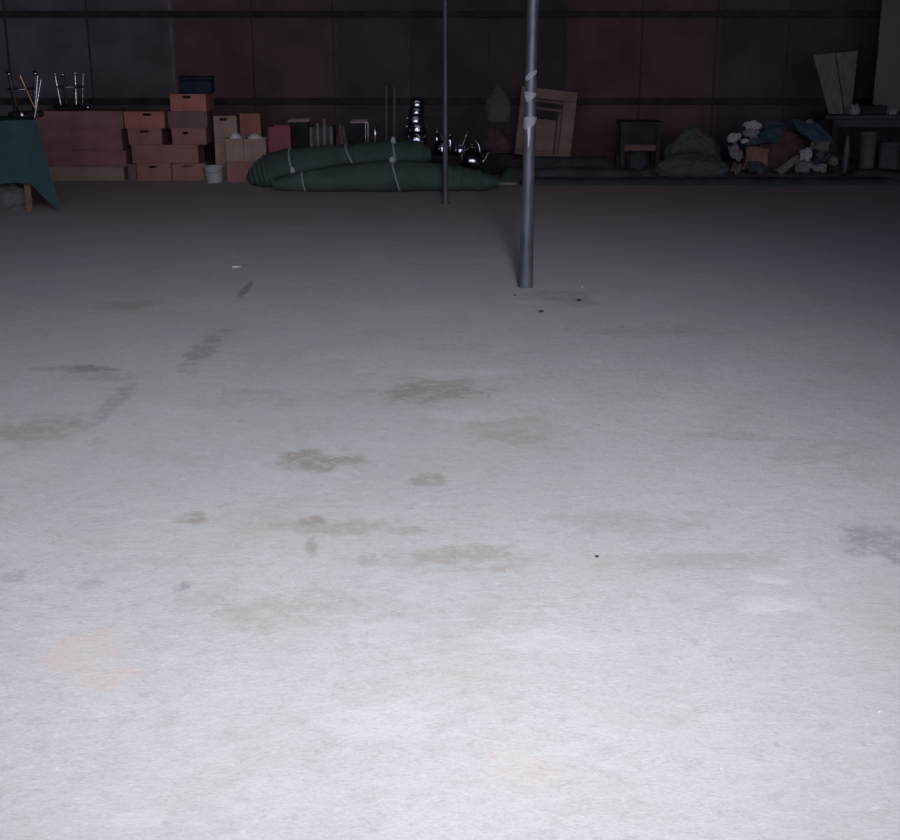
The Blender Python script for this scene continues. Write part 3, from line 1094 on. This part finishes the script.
# ------------------------------------------------------------------ dark netting along the wall, right half
def strip(label, px0, px1, Y0, Y1, zt, m, seed, cat='tarpaulin', edge=.02):
    bm = bmesh.new()
    x0, x1 = X(px0, (Y0 + Y1) / 2, .05), X(px1, (Y0 + Y1) / 2, .05)
    nu, nv = 90, 14
    g = []
    for j in range(nv + 1):
        row = []
        for i in range(nu + 1):
            u, v = i / nu, j / nv
            x = x0 + (x1 - x0) * u
            y = Y0 + (Y1 - Y0) * v + .05 * noise.noise(Vector((x * 1.7, seed, 0))) * (1 - v)
            prof_ = min(1, math.sin(PI * min(v * 1.6, .5 + .0 * v)) if v < .3125 else 1)
            prof_ = prof_ if v < .9 else prof_ * (1 - (v - .9) / .1 * .6)
            ends = min(1, u / .04, (1 - u) / .04)
            z = zt * prof_ * (.35 + .65 * max(0, ends)) * (1 + .3 * noise.noise(Vector((x * 2.1, y * 2.5, seed))) + .14 * noise.noise(Vector((x * 7, y * 9, seed))))
            row.append(bm.verts.new((x, y, max(.004, z))))
        g.append(row)
    for j in range(nv):
        for i in range(nu):
            bm.faces.new((g[j][i], g[j][i + 1], g[j + 1][i + 1], g[j + 1][i]))
    # skirt to the floor and a bottom
    lowr = []
    loop = [g[0][i] for i in range(nu + 1)] + [g[j][nu] for j in range(1, nv + 1)] + [g[nv][i] for i in range(nu - 1, -1, -1)] + [g[j][0] for j in range(nv - 1, 0, -1)]
    low = [bm.verts.new((v.co.x, v.co.y, .001)) for v in loop]
    for a in range(len(loop)):
        b = (a + 1) % len(loop)
        bm.faces.new((loop[a], low[a], low[b], loop[b]))
    bm.faces.new(low)
    return tag(obj('tarpaulin', bm, m, None, True), label, cat, 'dark tarpaulins folded along the wall')


strip('dark blue grey tarpaulin folded along the floor, nearest of the pair', 520, 905, 12.75, 13.06, .055, 'tarp', 2)
strip('dark green net folded behind the nearer tarpaulin, left of the green sacks', 500, 642, 13.18, 13.55, .10, 'tarp2', 6)
strip('thick dark net fold on the floor under the wooden frame', 522, 612, 13.68, 14.35, .15, 'tarp2', 11)
strip('dark green net folded on the floor in front of the bench', 848, 1000, 13.18, 13.6, .08, 'tarp2', 14)

# small dark table at x ~ 640
YT = 14.0
t = thing('side_table', 'small dark table with lighter front rail left of the green sack', 'table', (X(641, YT, .4), YT + .2, 0))
tw = .235
ztop = Zp(122, YT)
bm = bmesh.new()
box(bm, -tw, tw, -.2, .2, ztop - .03, ztop)
bevel(bm, .006)
obj('tabletop', bm, 'wood_dark', t)
for sx in (-tw + .04, tw - .04):
    for sy in (-.16, .16):
        bm = bmesh.new()
        box(bm, sx - .022, sx + .022, sy - .022, sy + .022, 0, ztop - .031)
        obj('leg', bm, 'wood_dark', t)
bm = bmesh.new()
box(bm, -tw + .063, tw - .063, -.175, -.155, Zp(151, YT), Zp(145, YT))
o = obj('front_rail', bm, 'wood_brown', t)
o['label'] = 'lighter brown front rail'
bm = bmesh.new()
box(bm, -tw + .063, tw - .063, -.15, -.14, Zp(144, YT), ztop - .032)
obj('apron', bm, 'wood_dark', t)
bm = bmesh.new()
lump(bm, .12, .13, .16, 44, .2, 2.2, 4)
tag(obj('dark_bundle', bm, 'tarp', None, True, (X(640, YT, .2), YT + .19, 0)), 'dark cloth bundle on the floor under small dark table', 'bundle')

bm = bmesh.new()
lump(bm, .29, .17, .30, 51, .18, 1.9, 5, .8)
tag(obj('sack', bm, 'sack_green', None, True, (X(694, 13.8, .2), 13.84, .0)), 'big grey green sack slumped left of the rag heap, rear one', 'sack', 'grey green sacks')
bm = bmesh.new()
lump(bm, .37, .19, .17, 53, .16, 1.7, 5, .7)
tag(obj('sack', bm, 'sack_green', None, True, (X(691, 13.4, .1), 13.40, .0)), 'flat grey green sack lying in front of the bigger one', 'sack', 'grey green sacks')

# ------------------------------------------------------------------ rag heap
YH = 13.85
cx = X(783, YH, .2)
bm = bmesh.new()
lump(bm, .40, .17, .29, 61, .14, 1.6, 5)
tag(obj('rubbish_sack', bm, 'maroon_cloth', None, True, (cx - .02, YH + .14, .0)), 'dark brown sack forming the core of the rag heap', 'sack')


def rag(label, px, py, Y, rx, rz, m, seed, ry=None, name='rag', tilt=0, cat='rag'):
    bm = bmesh.new()
    rr_ = random.Random(seed)
    off = Vector((seed * 3.7, seed * 1.3, seed * 7.1))
    ry = ry or rx * .8
    tl = rr_.uniform(.5, 1.0)
    rot = Matrix.Rotation(rr_.uniform(-.35, .35), 3, 'Y') @ Matrix.Rotation(tl, 3, 'X')
    NA, NR = 40, 14
    hgt = rz / max(.3, math.sin(tl))
    top, low = [], []
    for q in range(NR + 1):
        ra = q / NR
        t_, l_ = [], []
        for a in range(NA):
            w = 2 * PI * a / NA
            e = 1 + .45 * noise.noise(Vector((math.cos(w) * 1.3, math.sin(w) * 1.3, seed))) + .25 * noise.noise(Vector((math.cos(w) * 3.5, math.sin(w) * 3.5, seed + 5)))
            u, v = math.cos(w) * ra * e, math.sin(w) * ra * e
            f = Vector((u * 1.8, v * 1.8, 0)) + off
            z = .55 * (.5 - abs(noise.noise(f)) * 2) + .35 * noise.noise(f * 2.2) + .16 * noise.noise(f * 5)
            z *= rx * .62
            z += rx * .35 * (1 - (ra * .9) ** 2)
            for lst, dz in ((t_, 0), (l_, -.008 - rx * .16 * (1 - ra))):
                lst.append(bm.verts.new(rot @ Vector((u * rx, v * hgt, z + dz))))
        top.append(t_)
        low.append(l_)
    for q in range(NR):
        for a in range(NA):
            b = (a + 1) % NA
            bm.faces.new((top[q][a], top[q][b], top[q + 1][b], top[q + 1][a]))
            bm.faces.new((low[q][a], low[q + 1][a], low[q + 1][b], low[q][b]))
    for a in range(NA):
        b = (a + 1) % NA
        bm.faces.new((top[NR][a], top[NR][b], low[NR][b], low[NR][a]))
    bmesh.ops.remove_doubles(bm, verts=bm.verts, dist=1e-5)
    c = at(px, py, Y)
    lo_ = min(v.co.z for v in bm.verts)
    o = obj(name, bm, m, None, True, (c.x, c.y, max(.002 - lo_ * 1.1, c.z)))
    o.rotation_euler = (0, tilt, random.uniform(-.3, .3))
    return tag(o, label, cat, 'rags and papers on the heap')


def cloth(label, name, m, pts, seed, amp=.03, cat='cloth'):
    bm = bmesh.new()
    sheet(bm, [at(*q) for q in pts], 40, 26, amp, 6.5, seed, .008, 1.9)
    return tag(obj(name, bm, m, None, True), label, cat, 'cloths on the rag heap')


cloth('blue cloth draped over left top of the rag heap', 'blue_cloth', 'blue_cloth', [(768, 122, 13.90), (799, 123, 13.90), (746, 148, 13.62), (771, 144, 13.62)], 3, .035)
cloth('blue cloth trailing down the right top of rag heap', 'blue_cloth', 'blue_cloth', [(788, 121, 13.86), (821, 123, 13.86), (799, 136, 13.64), (832, 143, 13.64)], 5, .03)
cloth('orange brown cloth spilling down left front of rag heap', 'orange_cloth', 'orange_cloth', [(748, 149, 13.66), (768, 146, 13.66), (741, 170, 13.62), (766, 166, 13.62)], 7, .025)
cloth('tan strip of cloth slanting down the middle of rag heap', 'tan_cloth', 'rag_tan', [(797, 155, 13.62), (802, 160, 13.62), (773, 170, 13.60), (782, 174, 13.60)], 8, .012)
rag('flat white paper bundle on upper left of rag heap', 753, 126, 13.76, .085, .038, 'paper', 71)
rag('torn white paper at far left of rag heap', 734, 138, 13.70, .078, .036, 'paper', 72, tilt=R(-20))
rag('grey rag below the flat white paper bundle', 751, 133, 13.72, .085, .045, 'rag_grey', 73)
rag('small white paper scrap left of the blue cloth', 745, 141, 13.66, .040, .026, 'paper', 74)
rag('grey bag hanging low at left side of rag heap', 735, 152, 13.66, .065, .085, 'rag_grey', 75)
rag('small pale rag on the very top of rag heap', 810, 123, 13.92, .045, .030, 'rag_grey', 76)
rag('crumpled white paper low in front right of rag heap', 806, 154, 13.62, .080, .055, 'paper', 77, tilt=R(15))
rag('grey green rag above the crumpled white paper', 820, 146, 13.68, .12, .05, 'rag_tan', 78)
rag('grey rag on the floor at right front of rag heap', 804, 167, 13.62, .085, .06, 'rag_grey', 79)
rag('pale rag lowest at the right front of rag heap', 819, 166, 13.62, .075, .065, 'rag_grey', 80)
rag('tan rag at the right end of rag heap', 833, 160, 13.64, .055, .050, 'rag_tan', 81, tilt=R(-35))
rag('tan rag at the foot of the left front of heap', 736, 168, 13.64, .055, .05, 'rag_tan', 82)
rag('small dark rag beneath orange brown cloth', 756, 173, 13.60, .12, .05, 'tarp', 83)
rag('dark blue rag at the far left behind torn paper', 740, 146, 13.82, .11, .09, 'navy', 84)
rag('dark rag filling the low right flank of heap', 822, 152, 13.70, .10, .10, 'tarp', 85)

# ------------------------------------------------------------------ bench at the right edge
YB = 13.9
bx0, bx1 = X(826, YB, .65), X(960, YB, .65)
bz = Zp(115, YB)
t = thing('work_bench', 'dark green bench at right edge carrying the pale boards', 'bench', ((bx0 + bx1) / 2, YB + .3, 0))
hw = (bx1 - bx0) / 2
bm = bmesh.new()
box(bm, -hw, hw, -.3, .3, bz - .05, bz)
bevel(bm, .006)
obj('bench_top', bm, 'bench_green', t)
for sx in (-hw + .12, hw - .1):
    for sy in (-.25, .25):
        bm = bmesh.new()
        box(bm, sx - .03, sx + .03, sy - .03, sy + .03, 0, bz - .051)
        obj('leg', bm, 'wood_dark', t)
bm = bmesh.new()
box(bm, -hw + .151, hw - .131, -.26, -.24, bz - .13, bz - .052)
obj('apron', bm, 'bench_green', t)
bm = bmesh.new()
box(bm, -hw + .151, hw - .131, .22, .25, .10, .20)
o = obj('stretcher', bm, 'wood_dark', t)

# pale boards: two tapering boards side by side
for (a, b, c, d, lb, dy) in (((813, 55), (835, 53), (844, 114), (829, 114), 'pale tapered board standing on the bench, left of the two', 0),
                             ((836, 53), (858, 51), (851, 114), (845, 114), 'pale tapered board standing on the bench, right of the two', .03)):
    bm = bmesh.new()
    Yt, Yb_ = 14.30 + dy, 14.10 + dy
    q = [at(*a, Yt), at(*b, Yt), at(*c, Yb_), at(*d, Yb_)]
    q[2].z = q[3].z = bz + .001
    fr = [bm.verts.new(v) for v in q]
    bk = [bm.verts.new(v + Vector((0, .022, 0))) for v in q]
    bm.faces.new(fr)
    bm.faces.new(list(reversed(bk)))
    for i in range(4):
        j = (i + 1) % 4
        bm.faces.new((fr[i], bk[i], bk[j], fr[j]))
    bevel(bm, .003)
    tag(obj('tapered_board', bm, 'board_grey', None), lb, 'board', 'pale tapered boards on the bench')
# grey sheet standing behind the bench end
bm = bmesh.new()
sheet(bm, [at(884, -20, 14.42), at(985, -25, 14.42), Vector((X(872, 14.3, .7), 14.28, bz + .012)), Vector((X(985, 14.3, .7), 14.28, bz + .012))], 24, 30, .012, 2.2, 13, .012)
tag(obj('hanging_sheet', bm, 'sheet_grey', None, True), 'tall grey sheet standing on the bench at the right edge', 'sheet')
t = thing('low_box', 'low black box on the bench before the grey sheet', 'box', (X(873, 14.0, .7), 14.06, bz + .001))
bm = bmesh.new()
box(bm, -.15, .15, -.08, .08, 0, .075)
bevel(bm, .008)
obj('box_body', bm, 'black', t)
bm = bmesh.new()
box(bm, -.155, .155, -.085, .085, .0755, .092)
bevel(bm, .004)
obj('lid', bm, 'black', t)
bm = bmesh.new()
lump(bm, .055, .05, .07, 91, .3, 2.3, 4)
tag(obj('rag', bm, 'rag_grey', None, True, (X(854, 14.0, .7), 13.98, bz + .001)), 'pale crumpled rag on bench at the foot of the boards', 'rag')
bm = bmesh.new()
lump(bm, .05, .05, .045, 92, .3, 2.3, 4)
tag(obj('rag', bm, 'rag_grey', None, True, (X(892, 14.0, .7), 13.98, bz + .001)), 'pale small rag on the bench at the far right', 'rag')
# things under the bench
t = thing('bin', 'grey cylindrical bin on the floor under the bench', 'bin', (X(872, 14.0, .2), 14.16, 0))
bm = bmesh.new()
h = Zp(133, 14.05)
lathe(bm, [(0, .002), (.080, 0), (.084, .01), (.092, h - .02), (.097, h - .015), (.097, h), (.088, h), (.080, .012), (0, .012)], 28)
obj('bin_body', bm, 'bin_grey', t, True)
bm = bmesh.new()
lathe(bm, [(.099, h - .03), (.104, h - .02), (.099, h - .01)], 28)
obj('rim_band', bm, 'bin_grey', t, True)
t = thing('jerrycan', 'dark blue can on the floor under the bench beside the bin', 'can', (X(892, 14.0, .2), 14.2, 0))
bm = bmesh.new()
box(bm, -.10, .10, -.12, .12, 0, .32)
bevel(bm, .025, 3)
obj('can_body', bm, 'tarp', t, True)
bm = bmesh.new()
lathe(bm, [(.025, .318), (.025, .35), (.0, .352)], 16, .05, 0)
obj('cap', bm, 'black', t, True)
bm = bmesh.new()
tube(bm, [(-.07, 0, .315), (-.06, 0, .36), (.0, 0, .36), (.01, 0, .315)], .010, 8)
obj('handle', bm, 'navy', t, True)
t = thing('bottle', 'slim dull bottle on floor under the left end of bench', 'bottle', (X(849, 14.0, .2), 14.1, 0))
bm = bmesh.new()
lathe(bm, [(0, 0), (.032, 0), (.034, .01), (.034, .26), (.015, .33), (.015, .38)], 20, cap1=True)
obj('bottle_body', bm, 'bin_grey', t, True)
bm = bmesh.new()
lathe(bm, [(.018, .381), (.018, .402), (0, .403)], 14)
obj('cap', bm, 'black', t, True)

# ------------------------------------------------------------------ litter on the open floor
def pebble(px, py, r, label, m='stone', flat=.6, cat='stone', name='pebble', seed=1):
    bm = bmesh.new()
    lump(bm, r, r * .8, r * flat, seed, .25, 2.2, 3)
    g_ = ground(px, py)
    return tag(obj(name, bm, m, None, True, (g_.x, g_.y, 0)), label, cat, None)


pebble(541, 312, .013, 'small dark stone on the floor in front of near pole', seed=4)
pebble(579, 301, .014, 'small dark stone on the floor right of near pole', seed=5)
pebble(582, 287, .012, 'tiny pale chip on the floor right of near pole', 'lead', cat='chip', name='concrete_chip', seed=6)
pebble(515, 296, .009, 'tiny reddish chip at the foot of near pole', 'wood_red', cat='chip', name='brick_chip', seed=7)
pebble(236, 267, .030, 'cream paper scrap alone on the floor in front of cartons', 'scrap', .25, 'scrap', 'paper_scrap', 8)
pebble(721, 769, .003, 'tiny white chip on floor near the bottom of view', 'scrap', cat='chip', name='white_chip', seed=9)
pebble(879, 712, .004, 'tiny white chip on the floor at the right edge', 'scrap', cat='chip', name='white_chip', seed=10)
pebble(597, 557, .006, 'tiny dark stone in the middle of the open floor', seed=11)

# ------------------------------------------------------------------ light
W = bpy.data.worlds.new('dusk')
S.world = W
W.use_nodes = True
bg = W.node_tree.nodes['Background']
bg.inputs['Color'].default_value = (.70, .70, 1.0, 1)
bg.inputs['Strength'].default_value = 1.25

ld = bpy.data.lights.new('flood_lamp', 'SPOT')
lo = bpy.data.objects.new('flood_lamp', ld)
C.objects.link(lo)
lo.location = (.5, 0, 3.25)
tgt = Vector((-.30, 4.05, 0))
lo.rotation_euler = (tgt - lo.location).to_track_quat('-Z', 'Y').to_euler()
ld.energy = 612
ld.color = (.960, .970, .985)
ld.shadow_soft_size = .36
ld.spot_size = 1.24
ld.spot_blend = 1.0

vs_ = S.view_settings
vs_.view_transform = 'Standard'
vs_.look = 'None'
vs_.gamma = 1
vs_.use_curve_mapping = False
vs_.exposure = 1.0
